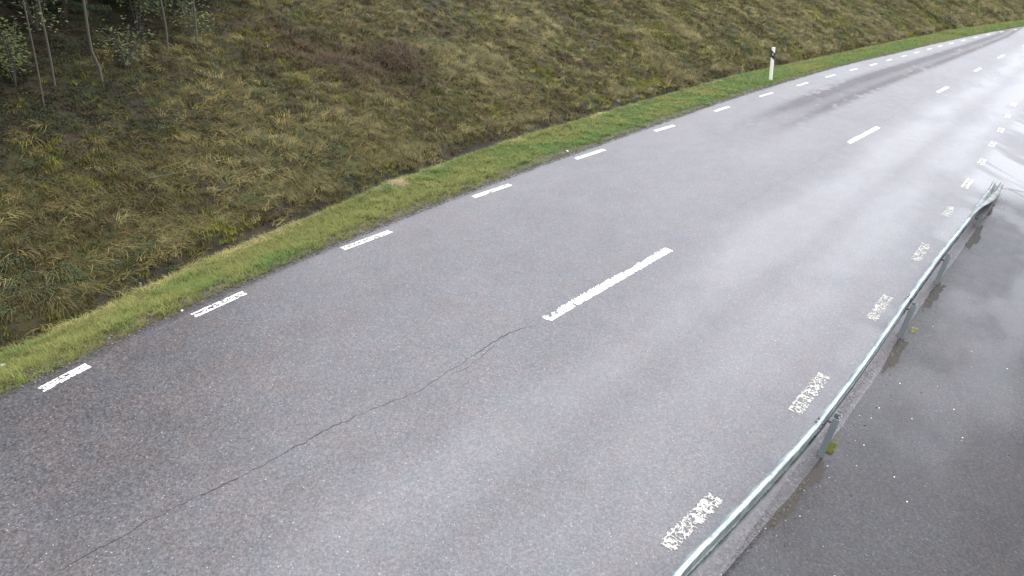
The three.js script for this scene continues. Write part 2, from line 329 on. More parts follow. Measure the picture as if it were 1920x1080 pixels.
// W profile: [out towards the road, up], rounded
const WPTS = [[0.01, 0.03], [0.011, 0.04], [0.011, 0.148], [0.008, 0.158], [0, 0.163], [-0.012, 0.164], [-0.034, 0.16], [-0.046, 0.154], [-0.07, 0.132], [-0.079, 0.12], [-0.083, 0.1], [-0.082, 0.083], [-0.072, 0.066], [-0.04, 0.042], [-0.012, 0.022], [-0.002, 0.01], [0, 0], [-0.002, -0.01], [-0.012, -0.022], [-0.04, -0.042], [-0.072, -0.066], [-0.082, -0.083], [-0.083, -0.1], [-0.077, -0.119], [-0.062, -0.131], [-0.03, -0.146], [-0.004, -0.158], [0.006, -0.163], [0.012, -0.156], [0.013, -0.145], [0.013, -0.075]].map(([a, b]) => [a * 0.78, b * 0.82]);
function railAt(z) { // centre of the profile, twist about the rail's run
  const t = smooth(-15.6, -20.5, z), y = lerp(0.44, 0.075, smooth(-15.4, -20.4, z)), tw = t * 1.45;
  return { x: RAILX(z) + 0.03, y: y + 0.006 * Math.sin(z * 2.1) * (1 - t), tw };
}
function beam(z0, z1, off) {
  const zs = zRange(z0, z1, () => 0.12), pos = [], uv = [], idx = [], n = WPTS.length, th = 0.003;
  for (const z of zs) {
    const { x, y, tw } = railAt(z), c = Math.cos(tw), s = Math.sin(tw), wob = 0.006 * (vnoise(z * 1.3, 2, 81) - 0.5);
    for (const side of [0, 1]) WPTS.forEach(([a, b], i) => {
      const o = (side ? th : 0) + off;
      const p = WPTS[Math.max(0, i - 1)], q = WPTS[Math.min(n - 1, i + 1)], tx = q[0] - p[0], ty = q[1] - p[1], l = Math.hypot(tx, ty);
      const aa = a * (1 + 0.7 * tw / 1.45) + wob - (-ty / l) * o * -1, bb = b + (tx / l) * o * 1;
      uv.push(z * 0.9, i * 0.021);
      // twist: the face that looks to the road turns upward
      pos.push(x + aa * c + bb * s, y - aa * s + bb * c, z);
    });
  }
  const m = 2 * n;
  for (let r = 0; r < zs.length - 1; r++) for (let k = 0; k < 2; k++) for (let i = 0; i < n - 1; i++) {
    const a = r * m + k * n + i, b = a + 1, e = a + m, f = e + 1;
    if (k) idx.push(a, e, b, b, e, f); else idx.push(a, b, e, b, f, e);
  }
  for (const r of [0, zs.length - 1]) for (let i = 0; i < n - 1; i++) { const a = r * m + i, b = a + n; idx.push(a, a + 1, b, a + 1, b + 1, b); }
  const g = new THREE.BufferGeometry(); g.setAttribute('position', new THREE.Float32BufferAttribute(pos, 3)); g.setAttribute('uv', new THREE.Float32BufferAttribute(uv, 2)); g.setIndex(idx); g.computeVertexNormals(); return g;
}
const rail = new THREE.Group(); rail.name = 'guard_rail';
tag(rail, 'galvanised steel guard rail with sigma posts and a twisted end dipping to the ground', 'guard rail');
const cuts = [-0.2, -2.95, -6.95, -10.95, -15.7];
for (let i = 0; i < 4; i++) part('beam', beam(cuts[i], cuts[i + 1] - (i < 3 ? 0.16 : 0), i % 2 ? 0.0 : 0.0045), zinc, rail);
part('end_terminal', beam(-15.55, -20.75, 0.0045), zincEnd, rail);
function postGeo(h) { // sigma section, 0.1 by 0.055
  const s = new THREE.Shape(), P = [[-0.05, 0.027], [-0.05, -0.0], [-0.05, -0.026], [-0.018, -0.026], [-0.008, -0.012], [0.008, -0.012], [0.018, -0.026], [0.05, -0.026], [0.05, 0.027], [0.038, 0.027], [0.038, 0.022], [0.045, 0.022], [0.045, -0.021], [0.02, -0.021], [0.01, -0.007], [-0.01, -0.007], [-0.02, -0.021], [-0.045, -0.021], [-0.045, 0.022], [-0.038, 0.022], [-0.038, 0.027]];
  P.forEach(([a, b], i) => i ? s.lineTo(a, b) : s.moveTo(a, b));
  return new THREE.ExtrudeGeometry(s, { depth: h + 0.4, bevelEnabled: false }).scale(1.2, 1.3, 1).rotateX(-Math.PI / 2).translate(0, -0.4, 0);
}
for (const [z, h, lean] of [[-3.7, 0.53, 0], [-7.35, 0.53, 0.015], [-10.93, 0.54, 0.0], [-13.45, 0.52, -0.02], [-17.3, 0.26, 0.02]]) {
  const p = part('post', postGeo(h), zincDull, rail); p.position.set(RAILX(z) + 0.115, -0.012, z); p.rotation.set(0, Math.PI / 2 + 0.08, 0); p.rotation.z = lean;
  const b = part('bolt', new THREE.CylinderGeometry(0.013, 0.013, 0.075, 6).rotateZ(Math.PI / 2), steelDark, rail); b.position.set(RAILX(z) + 0.06, h - 0.115, z);
}
for (const z of [-2.95, -6.95, -10.95]) for (const dz of [-0.04, -0.12]) {
  const c = part('bolt', new THREE.CylinderGeometry(0.012, 0.012, 0.012, 6).rotateZ(0.5), steelDark, rail), f = part('bolt', new THREE.CylinderGeometry(0.012, 0.012, 0.014, 6).rotateZ(Math.PI / 2), steelDark, rail), { x, y } = railAt(z + dz);
  c.position.set(x - 0.036, y + 0.13, z + dz); f.position.set(x + 0.014, y + 0.085, z + dz);
}
for (const z of [-2.95, -6.95, -10.95]) for (const dz of [-0.04, -0.12]) for (const b of [0.09, 0.025, -0.025, -0.09]) {
  const o = part('bolt', new THREE.CylinderGeometry(0.014, 0.014, 0.016, 6).rotateZ(Math.PI / 2), steelDark, rail), { x, y } = railAt(z + dz);
  o.position.set(x + (Math.abs(b) > 0.1 ? -0.052 : -0.006), y + b, z + dz);
}

// ---------------------------------------------------------------- delineator post
{
  const g = group('delineator_post', -8.39, groundY(-8.39, -26.14), -26.14); g.rotation.y = 0.3; g.rotation.z = 0.2;
  const shape = (w, d) => { const s = new THREE.Shape(); s.moveTo(-w, 0); s.quadraticCurveTo(-w, d, 0, d); s.quadraticCurveTo(w, d, w, 0); s.quadraticCurveTo(w * 0.9, -d * 0.6, 0, -d * 0.6); s.quadraticCurveTo(-w * 0.9, -d * 0.6, -w, 0); return s; };
  const ex = (w, d, y0, y1) => new THREE.ExtrudeGeometry(shape(w, d), { depth: y1 - y0, bevelEnabled: true, bevelSize: 0.003, bevelThickness: 0.003, bevelSegments: 1, curveSegments: 8 }).rotateX(-Math.PI / 2).translate(0, y0, 0);
  part('post', ex(0.055, 0.03, -0.2, 1.1), mat(0.72, 0.72, 0.62, 0.55), g);
  const band = ex(0.0575, 0.032, 0.74, 0.97), bp = band.attributes.position;
  for (let i = 0; i < bp.count; i++) bp.setY(i, bp.getY(i) - bp.getX(i) * 0.9);
  band.computeVertexNormals();
  const b = part('black_band', band, mat(0.012, 0.012, 0.013, 0.5), g);
  for (const s of [-1, 1]) part('reflector', new THREE.BoxGeometry(0.042, 0.1, 0.004).translate(0.0, 0.88, s > 0 ? -0.034 : 0.024), mat(0.35, 0.35, 0.36, 0.25, { metalness: 0.3 }), b);
  tag(g, 'white roadside marker post with a slanted black band, standing in the grass verge', 'marker post');
}

// ---------------------------------------------------------------- mud, moss and stones along the rail
function blob(cx, cz, along, across, seed, y, lift) {
  const pos = [cx, y + lift, cz], idx = [], n = 72;
  for (let i = 0; i < n; i++) { const a = i / n * Math.PI * 2, k = 0.25 + 1.45 * fbm(Math.cos(a) * 2.6 + 9, Math.sin(a) * 2.6 + 9, seed, 4); pos.push(cx + Math.cos(a) * across * k, y + 0.002, cz + Math.sin(a) * along * k); }
  for (let i = 0; i < n; i++) idx.push(0, 1 + (i + 1) % n, 1 + i);
  const g = new THREE.BufferGeometry(); g.setAttribute('position', new THREE.Float32BufferAttribute(pos, 3)); g.setIndex(idx);
  g.computeVertexNormals(); return g;
}
{
  const mudM = mat(0.036, 0.031, 0.024, 0.85), mossM = mat(0.075, 0.085, 0.022, 0.95);
  const muds = [[-0.64, -6.35, 0.5, 0.085, 11], [-0.55, -6.98, 0.2, 0.06, 12], [-0.54, -10.35, 0.52, 0.09, 13], [-0.51, -12.9, 0.55, 0.08, 14], [-0.5, -16.6, 0.9, 0.13, 15], [-0.58, -18.6, 0.9, 0.13, 16]];
  const L = ['brown mud patch on the pavement before the nearest rail post', 'small brown mud smear just before the nearest rail post', 'brown mud patch at the foot of the second rail post', 'brown mud strip at the foot of the third rail post', 'brown mud under the start of the twisted rail end', 'brown mud under the middle of the twisted rail end'];
  muds.forEach(([x, z, a, c, s], i) => { const m = new THREE.Mesh(blob(x, z, a, c, s, -0.012, 0.007), mudM); m.name = 'mud_patch'; m.receiveShadow = true; tag(m, L[i], 'mud patch', 'mud patches along the rail posts'); });
}
// a pebble and blade store
function pebbleGeo(seed) { const g = new THREE.IcosahedronGeometry(1, 1), p = g.attributes.position; for (let i = 0; i < p.count; i++) { const x = p.getX(i), y = p.getY(i), z = p.getZ(i), k = 0.75 + 0.5 * vnoise(x * 1.3 + 5 + y, z * 1.3 + 5 - y, seed); p.setXYZ(i, x * k, y * k * 0.6, z * k); } g.computeVertexNormals(); return g; }
const dummy = new THREE.Object3D();
function scatter(name, geo, material, items, label) {
  const m = new THREE.InstancedMesh(geo, material, items.length); m.name = name; m.castShadow = m.receiveShadow = true;
  items.forEach((it, i) => {
    dummy.position.set(it[0], it[1], it[2]); dummy.rotation.set(it[5] || 0, it[4], it[6] || 0, 'YXZ'); const s = it[3]; Array.isArray(s) ? dummy.scale.set(...s) : dummy.scale.setScalar(s);
    dummy.updateMatrix(); m.setMatrixAt(i, dummy.matrix); if (it[7]) m.setColorAt(i, it[7]);
  });
  if (!items.length) return;
  return tag(m, label, null, null, 'stuff');
}
const white = mat(1, 1, 1, 0.9);
{
  const r = rng(301), it = [], it2 = [], grey = () => { const v = 0.05 + 0.13 * r() * r(); return RGB(v * 1.06, v, v * 0.92); };
  for (let i = 0; i < 15000; i++) { const z = 2 - 45 * Math.pow(r(), 1.2), d = -0.05 + 0.34 * Math.pow(r(), 1.3), x = edgeX(z) - d; const s = 0.004 + 0.011 * r() * r(); it.push([x, Math.max(groundY(x, z), d < 0 ? 0.002 : -1) + s * 0.3, z, s, r() * 6.3, 0, 0, grey()]); }
  scatter('gravel', pebbleGeo(1), white, it, 'loose grey gravel along the left asphalt edge');
  for (let i = 0; i < 1500; i++) { // grit on the lay-by, gathered along the rail line
    const near = r() < 0.5, z = -3.5 - 20 * Math.pow(r(), 1.4), x = near ? RAILX(z) + 0.1 + 0.28 * r() : RAILX(z) + 0.15 + 2.2 * r(); const s = 0.0025 + 0.006 * Math.pow(r(), 4); const pale = r() < 0.2;
    it2.push([x, -0.012 + s * 0.3, z, s, r() * 6.3, 0, 0, pale ? RGB(0.4, 0.39, 0.36) : r() < 0.4 ? RGB(0.02, 0.018, 0.014) : RGB(0.12, 0.11, 0.09)]);
  }
  for (let i = 0; i < 900; i++) { const [cz, l] = [[-6.4, 0.6], [-10.4, 0.55], [-12.95, 0.55], [-16.6, 0.9], [-18.6, 0.8]][i % 5], z = cz + l * (r() + r() - 1), x = RAILX(z) + 0.13 + 0.1 * (r() + r() - 1), s = 0.004 + 0.008 * r() * r(), v = 0.03 + 0.09 * r(); it2.push([x, -0.006 + s * 0.2, z, s, r() * 6.3, 0, 0, RGB(v * 1.1, v, v * 0.82)]); }
  for (const [x, z] of [[0.36, -9.56], [0.0, -8.9], [0.3, -7.3], [-0.3, -7.9], [0.1, -7.6], [0.75, -11.3], [-0.3, -9.6], [-0.36, -8.8], [0.55, -9.0]]) it2.push([x, -0.009, z, 0.008, r() * 6, 0, 0, RGB(0.62, 0.6, 0.54)]);
  scatter('grit', pebbleGeo(2), white, it2, 'scattered grit and small stones on the wet lay-by');
}
const stone = (x, z, s, c, label) => { const y = x < edgeX(z) ? groundY(x, z) : 0; const m = new THREE.Mesh(pebbleGeo(Math.round(-z * 10)), mat(...c, 0.8)); m.name = 'stone'; m.scale.set(s, s * 0.8, s * 0.75); m.position.set(x, y + s * 0.35, z); m.rotation.y = z; m.castShadow = true; tag(m, label, 'stone', 'pale stones beside the road'); };
stone(-10.2, -28.4, 0.075, [0.62, 0.58, 0.5], 'white stone on the bank left of the marker post');
stone(-9.75, -30.3, 0.06, [0.5, 0.48, 0.36], 'pale stone on the bank right of the marker post');
stone(-7.19, -3.86, 0.02, [0.6, 0.58, 0.53], 'tiny white stone before the second nearest left dash');
stone(-7.98, -13.1, 0.035, [0.6, 0.58, 0.53], 'white stone at the asphalt edge by the fifth left dash');
stone(-7.62, -2.1, 0.04, [0.42, 0.4, 0.34], 'pale stone where the verge meets the left picture border');

// ---------------------------------------------------------------- grass and ground cover
// a tuft of arching blades
function tuft(seed, n, len, wid, spread, rise, droop, segs = 3, fan = 6.283) {
  const r = rng(seed), pos = [], idx = [], nor = [];
  for (let b = 0; b < n; b++) {
    const a = r() * fan, R = spread * Math.sqrt(r()) * 0.5, L = len * (0.55 + 0.6 * r()), up = rise * (0.7 + 0.5 * r()), w = wid * (0.7 + 0.6 * r()), tw = (r() - 0.5) * 1.4;
    const ba = r() * 6.283, bx = Math.cos(ba) * R, bz = Math.sin(ba) * R; let x = bx, y = -0.01, z = bz, el = up, az = a;
    const q = pos.length / 3;
    for (let s = 0; s <= segs; s++) {
      const ww = w * (1 - s / segs) + 0.0004, px = -Math.sin(az), pz = Math.cos(az);
      pos.push(x - px * ww, y, z - pz * ww, x + px * ww, y + ww * 0.5 * tw, z + pz * ww);
      x += Math.cos(az) * Math.cos(el) * L / segs; z += Math.sin(az) * Math.cos(el) * L / segs; y += Math.sin(el) * L / segs; el -= droop * (0.6 + 0.8 * r()); az += tw * 0.35;
      if (s) { const k = q + 2 * s - 2; idx.push(k, k + 1, k + 2); if (s < segs) idx.push(k + 1, k + 3, k + 2); }
    }
  }
  const g = new THREE.BufferGeometry(); g.setAttribute('position', new THREE.Float32BufferAttribute(pos, 3)); g.setIndex(idx); g.computeVertexNormals(); return g;
}
// a spray of small leaves
function leafSpray(seed, n, size, radius, height) {
  const r = rng(seed), pos = [], idx = [];
  for (let i = 0; i < n; i++) {
    const a = r() * 6.283, R = radius * Math.sqrt(r()), y = height * (0.25 + 0.75 * r()), x = Math.cos(a) * R, z = Math.sin(a) * R, s = size * (0.6 + 0.7 * r()), ya = r() * 6.283, tilt = (r() - 0.4) * 1.1;
    const cx = Math.cos(ya), cz = Math.sin(ya), q = pos.length / 3, dy = Math.sin(tilt) * s, k = Math.cos(tilt) * s;
    pos.push(x, y, z, x + cx * k * 0.5 - cz * s * 0.32, y + dy * 0.5 + s * 0.1, z + cz * k * 0.5 + cx * s * 0.32, x + cx * k, y + dy, z + cz * k, x + cx * k * 0.5 + cz * s * 0.32, y + dy * 0.5 + s * 0.1, z + cz * k * 0.5 - cx * s * 0.32);
    idx.push(q, q + 1, q + 2, q, q + 2, q + 3);
  }
  const g = new THREE.BufferGeometry(); g.setAttribute('position', new THREE.Float32BufferAttribute(pos, 3)); g.setIndex(idx); g.computeVertexNormals(); return g;
}
// spots on the land left of the road; density falls with distance
function spots(r, n, near, far, dOf, pow = 1.35) { const o = []; for (let i = 0; i < n; i++) { const z = near + (far - near) * Math.pow(r(), pow), d = dOf(z, r()); o.push([edgeX(z) - d, z, d]); } return o; }
const wOf = z => edgeX(z) - vergeX(z);
const vary = (r, c, k = 0.35) => { const f = 1 - k + 2 * k * r(), h = (r() - 0.5) * 0.16; return RGB(c[0] * f * (1 + h), c[1] * f, c[2] * 0.7 * f * (1 - h)); };
{
  const r = rng(401), green = [], thatch = [], straw = [];
  for (const [x, z, d] of spots(r, 110000, 3, -100, (z, u) => 0.03 + (wOf(z) + 0.12 - 0.03) * u, 1.8)) {
    const w = wOf(z), edge = fbm(x * 2.6, z * 2.6, 91, 3), q = fbm(x * 1.1, z * 0.9, 92, 3), s = z < -55 ? 2.2 : z < -25 ? 1.35 : fbm(x * 3.1, z * 3.1, 94, 2) > 0.62 ? 1.5 : 1;
    if (d < 0.12 + 0.3 * edge && r() < 0.8) { if (r() < 0.5) thatch.push([x, groundY(x, z), z, (0.4 + 0.35 * r()) * s, r() * 6.3, 0, 0, vary(r, [0.10, 0.075, 0.035])]); continue; }
    const outer = smooth(w - 0.55, w + 0.05, d);
    if (r() < 0.12 + 0.2 * outer * q) { thatch.push([x, groundY(x, z), z, (0.6 + 0.5 * r()) * s, r() * 6.3, 0, 0, vary(r, [0.19, 0.18, 0.085])]); continue; }
    const c = q > 0.56 ? [0.097, 0.152, 0.047] : q > 0.44 ? [0.122, 0.156, 0.05] : [0.148, 0.16, 0.056];
    green.push([x, groundY(x, z), z, (0.7 + 0.55 * r()) * s, r() * 6.3, 0, 0, vary(r, c, 0.3)]);
  }
  scatter('verge_grass', tuft(1, 15, 0.075, 0.0024, 0.075, 1.15, 0.38), white, green, 'short bright green grass on the strip between asphalt and ditch');
  scatter('dead_verge_grass', tuft(2, 14, 0.085, 0.002, 0.09, 0.65, 0.4), white, thatch, 'withered yellow blades among the green verge grass');
  // pale straw hanging over the ditch edge
  for (const [x, z, d] of spots(r, 2600, 1, -50, (z, u) => wOf(z) - 0.1 + 0.22 * u)) if (fbm(z * 0.9, 2, 93, 3) > 0.6 && r() < 0.5) straw.push([x, groundY(x, z) + 0.01, z, 0.5 + 0.5 * r(), r() * 6.3, 0, 0, vary(r, [0.30, 0.255, 0.13])]);
  scatter('ditch_straw', tuft(3, 18, 0.2, 0.0026, 0.1, 0.55, 0.42), white, straw, 'pale straw hanging over the ditch along the verge');
}
{
  const r = rng(501), withered = [], moss = [], leafy = [], fern = [], litter = [], sedge = [];
  for (const [x, z, d] of spots(r, 175000, 4, -112, (z, u) => wOf(z) + 0.28 + (z < -60 ? 16 : 9.4) * u * (0.55 + 0.45 * u), 1.75)) {
    const b = d - wOf(z) - 0.62, y = groundY(x, z), s = (z < -60 ? 2.4 : z < -22 ? 1.3 : 1), k = r();
    const A = fbm(x * 0.55, z * 0.55, 101, 3), B = fbm(x * 1.4, z * 1.4, 102, 3), C = fbm(x * 0.9 + 40, z * 0.9, 103, 3), D = fbm(x * 0.45 + 9, z * 0.45, 104, 3), Y = fbm(x * 0.7 + 70, z * 0.7, 105, 3);
    const woodedShade = smooth(4.2, 6, b + 2.2 * (A - 0.5)) * smooth(-13, -7, z) + smooth(7.5, 9, b) * smooth(-70, -50, z) + 0.85 * smooth(1.6, 3.4, b + 1.6 * (A - 0.5)) * smooth(-9, -5, z);  // last term spreads the shade-dark floor colours over the left corner
    if (b < 0.12 && r() < 0.93 - 0.75 * smooth(-5.5, -3, z) - 0.3 * smooth(0.5, 0.62, fbm(z * 0.6, 3, 111, 2))) continue;                           // open mud in the ditch
    if (r() < woodedShade) { // forest floor: brown leaves, low greens, colours darkened for the shade under trees
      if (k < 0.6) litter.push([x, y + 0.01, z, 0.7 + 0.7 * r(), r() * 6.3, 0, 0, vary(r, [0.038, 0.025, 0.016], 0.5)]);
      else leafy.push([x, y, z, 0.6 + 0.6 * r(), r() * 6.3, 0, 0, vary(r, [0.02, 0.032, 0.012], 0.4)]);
      continue;
    }
    const dry = (0.5 + 0.5 * smooth(-5, -14, z)) * smooth(0.44, 0.6, A * 0.65 + B * 0.35), bump = L => L.reduce((m, [cx, cz, rx, rz]) => Math.max(m, Math.exp(-(((x - cx) / rx) ** 2) - (((z - cz) / rz) ** 2))), 0), red = Math.max(0.6 * smooth(0.58, 0.66, D) * smooth(4, 6, b), bump([[-13.2, -10.8, 0.8, 0.9], [-13, -12.4, 0.7, 0.9]])), lush = Math.max(smooth(0.55, 0.66, Y), 1.2 * bump([[-9.3, -5.8, 0.3, 0.4], [-10.6, -21.2, 0.4, 0.9], [-9.9, -20.6, 0.3, 0.8], [-10.9, -8, 0.4, 0.5], [-12.3, -6.8, 0.4, 0.5], [-9.6, -28.6, 0.3, 0.9]])), gr = smooth(0.54, 0.64, C);
    if (r() < red * 0.7) { fern.push([x, y, z, (0.6 + 0.5 * r()) * s, r() * 6.3, 0, 0, vary(r, [0.066, 0.042, 0.026], 0.5)]); continue; }
    if (k < 0.09 + 0.5 * dry) { withered.push([x, y, z, (0.5 + 0.55 * r()) * s, 6.283 * fbm(x * 0.45, z * 0.45, 107, 2) * 1.6 - 2.2 + 1.8 * (r() - 0.5), 0.35 * (r() - 0.5), 0.2 * (r() - 0.5), vary(r, r() < 0.4 ? [0.195, 0.165, 0.085] : [0.108, 0.088, 0.042], 0.5)]); continue; }
    if (r() < gr * 0.5 && k > 0.5) { leafy.push([x, y, z, (0.5 + 0.6 * r()) * s, r() * 6.3, 0, 0, vary(r, [0.042, 0.064, 0.032], 0.4)]); continue; }
    if (k < 0.8) { const c = lush > r() ? [0.15, 0.155, 0.02] : B > 0.48 ? [0.086, 0.084, 0.02] : [0.078, 0.06, 0.022]; moss.push([x, y - 0.005, z, (0.7 + 0.7 * r()) * s, r() * 6.3, 0.2 * (r() - 0.5), 0.2 * (r() - 0.5), vary(r, c, 0.4)]); continue; }
    if (k < 0.9) sedge.push([x, y, z, (0.5 + 0.5 * r()) * s, r() * 6.3, 0, 0, vary(r, [0.07, 0.074, 0.024], 0.4)]);
    else litter.push([x, y + 0.015, z, (0.6 + 0.6 * r()) * s, r() * 6.3, 0, 0, vary(r, [0.06, 0.04, 0.024], 0.5)]);
  }
  scatter('withered_grass', tuft(11, 20, 0.36, 0.0042, 0.22, 0.75, 0.5, 4, 2.2), white, withered, 'flattened straw-brown withered grass over the bank');
  scatter('moss', tuft(12, 26, 0.07, 0.006, 0.14, 1.05, 0.3, 2), white, moss, 'olive and yellow moss cushions on the bank');
  scatter('bilberry_leaves', leafSpray(13, 34, 0.026, 0.1, 0.12), white, leafy, 'dull green low leaves growing in patches on the bank');
  scatter('dead_bracken', tuft(14, 20, 0.4, 0.006, 0.16, 1.1, 0.5, 4), white, fern, 'red-brown dead bracken near the top of the bank');
  scatter('dead_leaves', leafSpray(15, 12, 0.04, 0.12, 0.02), white, litter, 'brown dead leaves lying on bank and forest floor');
  scatter('bank_grass', tuft(16, 16, 0.26, 0.003, 0.1, 1.2, 0.45, 4), white, sedge, 'olive grass blades standing among the moss');
}
{ // moss at the nearest post, weeds at the second
  const r = rng(601), it = [];
  for (let i = 0; i < 70; i++) it.push([-0.585 + 0.06 * (r() - 0.3), -0.012, -7.55 + 0.22 * (r() - 0.5), 0.35 + 0.3 * r(), r() * 6, 0, 0, vary(r, [0.12, 0.125, 0.03])]);
  for (let i = 0; i < 30; i++) it.push([-0.5 + 0.07 * (r() - 0.5), -0.012, -11.3 + 0.22 * (r() - 0.5), 0.3 + 0.2 * r(), r() * 6, 0, 0, vary(r, [0.3, 0.28, 0.17])]);
  scatter('post_moss', tuft(17, 24, 0.06, 0.004, 0.1, 1.0, 0.3, 2), white, it, 'moss and weeds growing at the feet of the rail posts');
}

// ---------------------------------------------------------------- branches, stake
function tube(pts, r0, r1, n = 6, radial = 5) {
  const c = new THREE.CatmullRomCurve3(pts.map(p => new THREE.Vector3(...p))), g = new THREE.TubeGeometry(c, n, 1, radial, false), p = g.attributes.position, v = new THREE.Vector3();
  for (let i = 0; i <= n; i++) { const cc = c.getPointAt(i / n), R = lerp(r0, r1, i / n); for (let j = 0; j <= radial; j++) { const k = i * (radial + 1) + j; v.fromBufferAttribute(p, k).sub(cc).multiplyScalar(R).add(cc); p.setXYZ(k, v.x, v.y, v.z); } }
  g.computeVertexNormals(); return g;
}
const deadWood = mat(0.16, 0.13, 0.095, 0.9), darkWood = mat(0.075, 0.06, 0.045, 0.9);
function branch(pts, r0, r1, m, label) {
  const o = new THREE.Mesh(tube(pts.map(([x, z, h]) => [x, groundY(x, z) + h, z]), r0, r1, 10), m); o.name = 'fallen_branch'; o.castShadow = true; tag(o, label, 'branch', 'dead branches on bank and in ditch');
}
branch([[-11.7, -13.2, 0.1], [-11.95, -13.8, 0.14], [-12.3, -14.5, 0.16]], 0.013, 0.006, darkWood, 'straight bare stick lying on the bank above the fourth left dash');
branch([[-10.3, -5.2, 0.06], [-10.35, -5.9, 0.07], [-10.5, -6.6, 0.05], [-10.4, -7.1, 0.05]], 0.009, 0.004, darkWood, 'thin dark branch lying in the grass on the left bank');
branch([[-9.15, -6.1, 0.04], [-9.2, -6.8, 0.07], [-9.3, -7.4, 0.05], [-9.25, -8.3, 0.06]], 0.017, 0.008, darkWood, 'dark branch lying along the ditch past the third left dash');
branch([[-9.05, -6.6, 0.05], [-9.2, -7.3, 0.1], [-9.35, -8.1, 0.05]], 0.012, 0.005, darkWood, 'thinner dark branch crossing the ditch branch past the third left dash');
branch([[-8.75, -4.2, 0.05], [-8.85, -5.0, 0.06], [-8.98, -5.8, 0.05]], 0.014, 0.006, darkWood, 'dark branch lying in the ditch beside the short stake');
branch([[-9.35, -9.6, 0.05], [-9.6, -10.6, 0.1], [-9.65, -11.6, 0.05]], 0.015, 0.006, darkWood, 'dark branch lying in the ditch beyond the straw clump');
{
  const g = new THREE.Mesh(new THREE.CylinderGeometry(0.016, 0.02, 0.2, 7).translate(0, 0.06, 0), mat(0.2, 0.18, 0.15, 0.9)); g.name = 'stake'; g.position.set(-8.72, groundY(-8.72, -4.15), -4.15); g.rotation.z = 0.12; g.castShadow = true;
  tag(g, 'short pale stake sticking up out of the muddy ditch', 'stake');
  const r = rng(77), bl = []; for (let i = 0; i < 26; i++) { const t = tuft(900 + i, 14, 0.22, 0.0028, 0.1, 0.7, 0.5); t.rotateY(r() * 6); t.translate((r() - 0.5) * 0.16, 0.02, (r() - 0.5) * 0.26); bl.push(t); }
  const m = new THREE.Mesh(mergeGeometries(bl), mat(0.34, 0.265, 0.145, 0.9)); m.name = 'straw_clump'; m.position.set(-8.92, groundY(-8.92, -9.05), -9.05); m.castShadow = true;
  tag(m, 'pale clump of dead straw at the ditch edge above the fourth left dash', 'straw clump');
}

// ---------------------------------------------------------------- trees
const barkSpruce = mat(0.055, 0.043, 0.033, 0.95), barkGrey = mat(0.085, 0.078, 0.06, 0.9), barkPine = mat(0.11, 0.07, 0.045, 0.95);
const leafMat = (r, g, b) => new THREE.MeshPhysicalMaterial({ color: RGB(r, g, b), roughness: 0.95, side: THREE.DoubleSide, transmission: 0.3, thickness: 0 });
const needles = mat(0.028, 0.045, 0.017, 0.95), fresh = leafMat(0.13, 0.17, 0.03), hazelLeaf = leafMat(0.1, 0.135, 0.018), pineNeedle = mat(0.032, 0.044, 0.02, 0.95);
function spruceGeo(seed, H, R, base) {
  const r = rng(seed), pos = [], idx = [];
  const tri = (a, b, c) => { const q = pos.length / 3; pos.push(...a, ...b, ...c); idx.push(q, q + 1, q + 2); };
  for (let h = base; h < H - 0.1; h += 0.16 + 0.2 * r()) {
    const k = (H - h) / (H - base), L0 = R * Math.pow(k, 0.8) + 0.12, nb = 3 + Math.floor(r() * 3);
    for (let i = 0; i < nb; i++) {
      const a = r() * 6.283, L = L0 * (0.65 + 0.5 * r()), ca = Math.cos(a), sa = Math.sin(a), droop = 0.25 + 0.3 * r(), n = Math.max(4, Math.round(L / 0.13));
      for (let j = 1; j <= n; j++) {
        const t = j / n, x = ca * L * t, z = sa * L * t, y = h - droop * L * t + 0.28 * L * t * t;
        for (const sd of [-1, 1]) {
          const l = (0.16 + 0.24 * (1 - t) * Math.min(1, L)) * (0.7 + 0.6 * r()), w = 0.035, fx = ca * 0.55 - sa * sd * 0.85, fz = sa * 0.55 + ca * sd * 0.85;
          tri([x - ca * w, y, z - sa * w], [x + ca * w, y + 0.01, z + sa * w], [x + fx * l, y - 0.07 - 0.12 * r(), z + fz * l]);
        }
      }
    }
  }
  const g = new THREE.BufferGeometry(); g.setAttribute('position', new THREE.Float32BufferAttribute(pos, 3)); g.setIndex(idx); g.computeVertexNormals(); return g;
}
function makeSpruce(seed, H, R, base) {
  const g = group('spruce_tree', 0, 0, 0);
  part('trunk', tube([[0, -0.4, 0], [0.03, H * 0.3, 0.02], [0, H * 0.7, 0], [0, H, 0]], 0.055 + H * 0.007, 0.01, 8, 7), barkSpruce, g);
  part('crown', spruceGeo(seed, H, R, base), needles, g); return g;
}
const spruces = [makeSpruce(1, 11, 1.9, 0.5), makeSpruce(2, 13, 2.1, 1.2), makeSpruce(3, 9, 1.7, 0.3), makeSpruce(4, 15, 2.2, 1.6)];
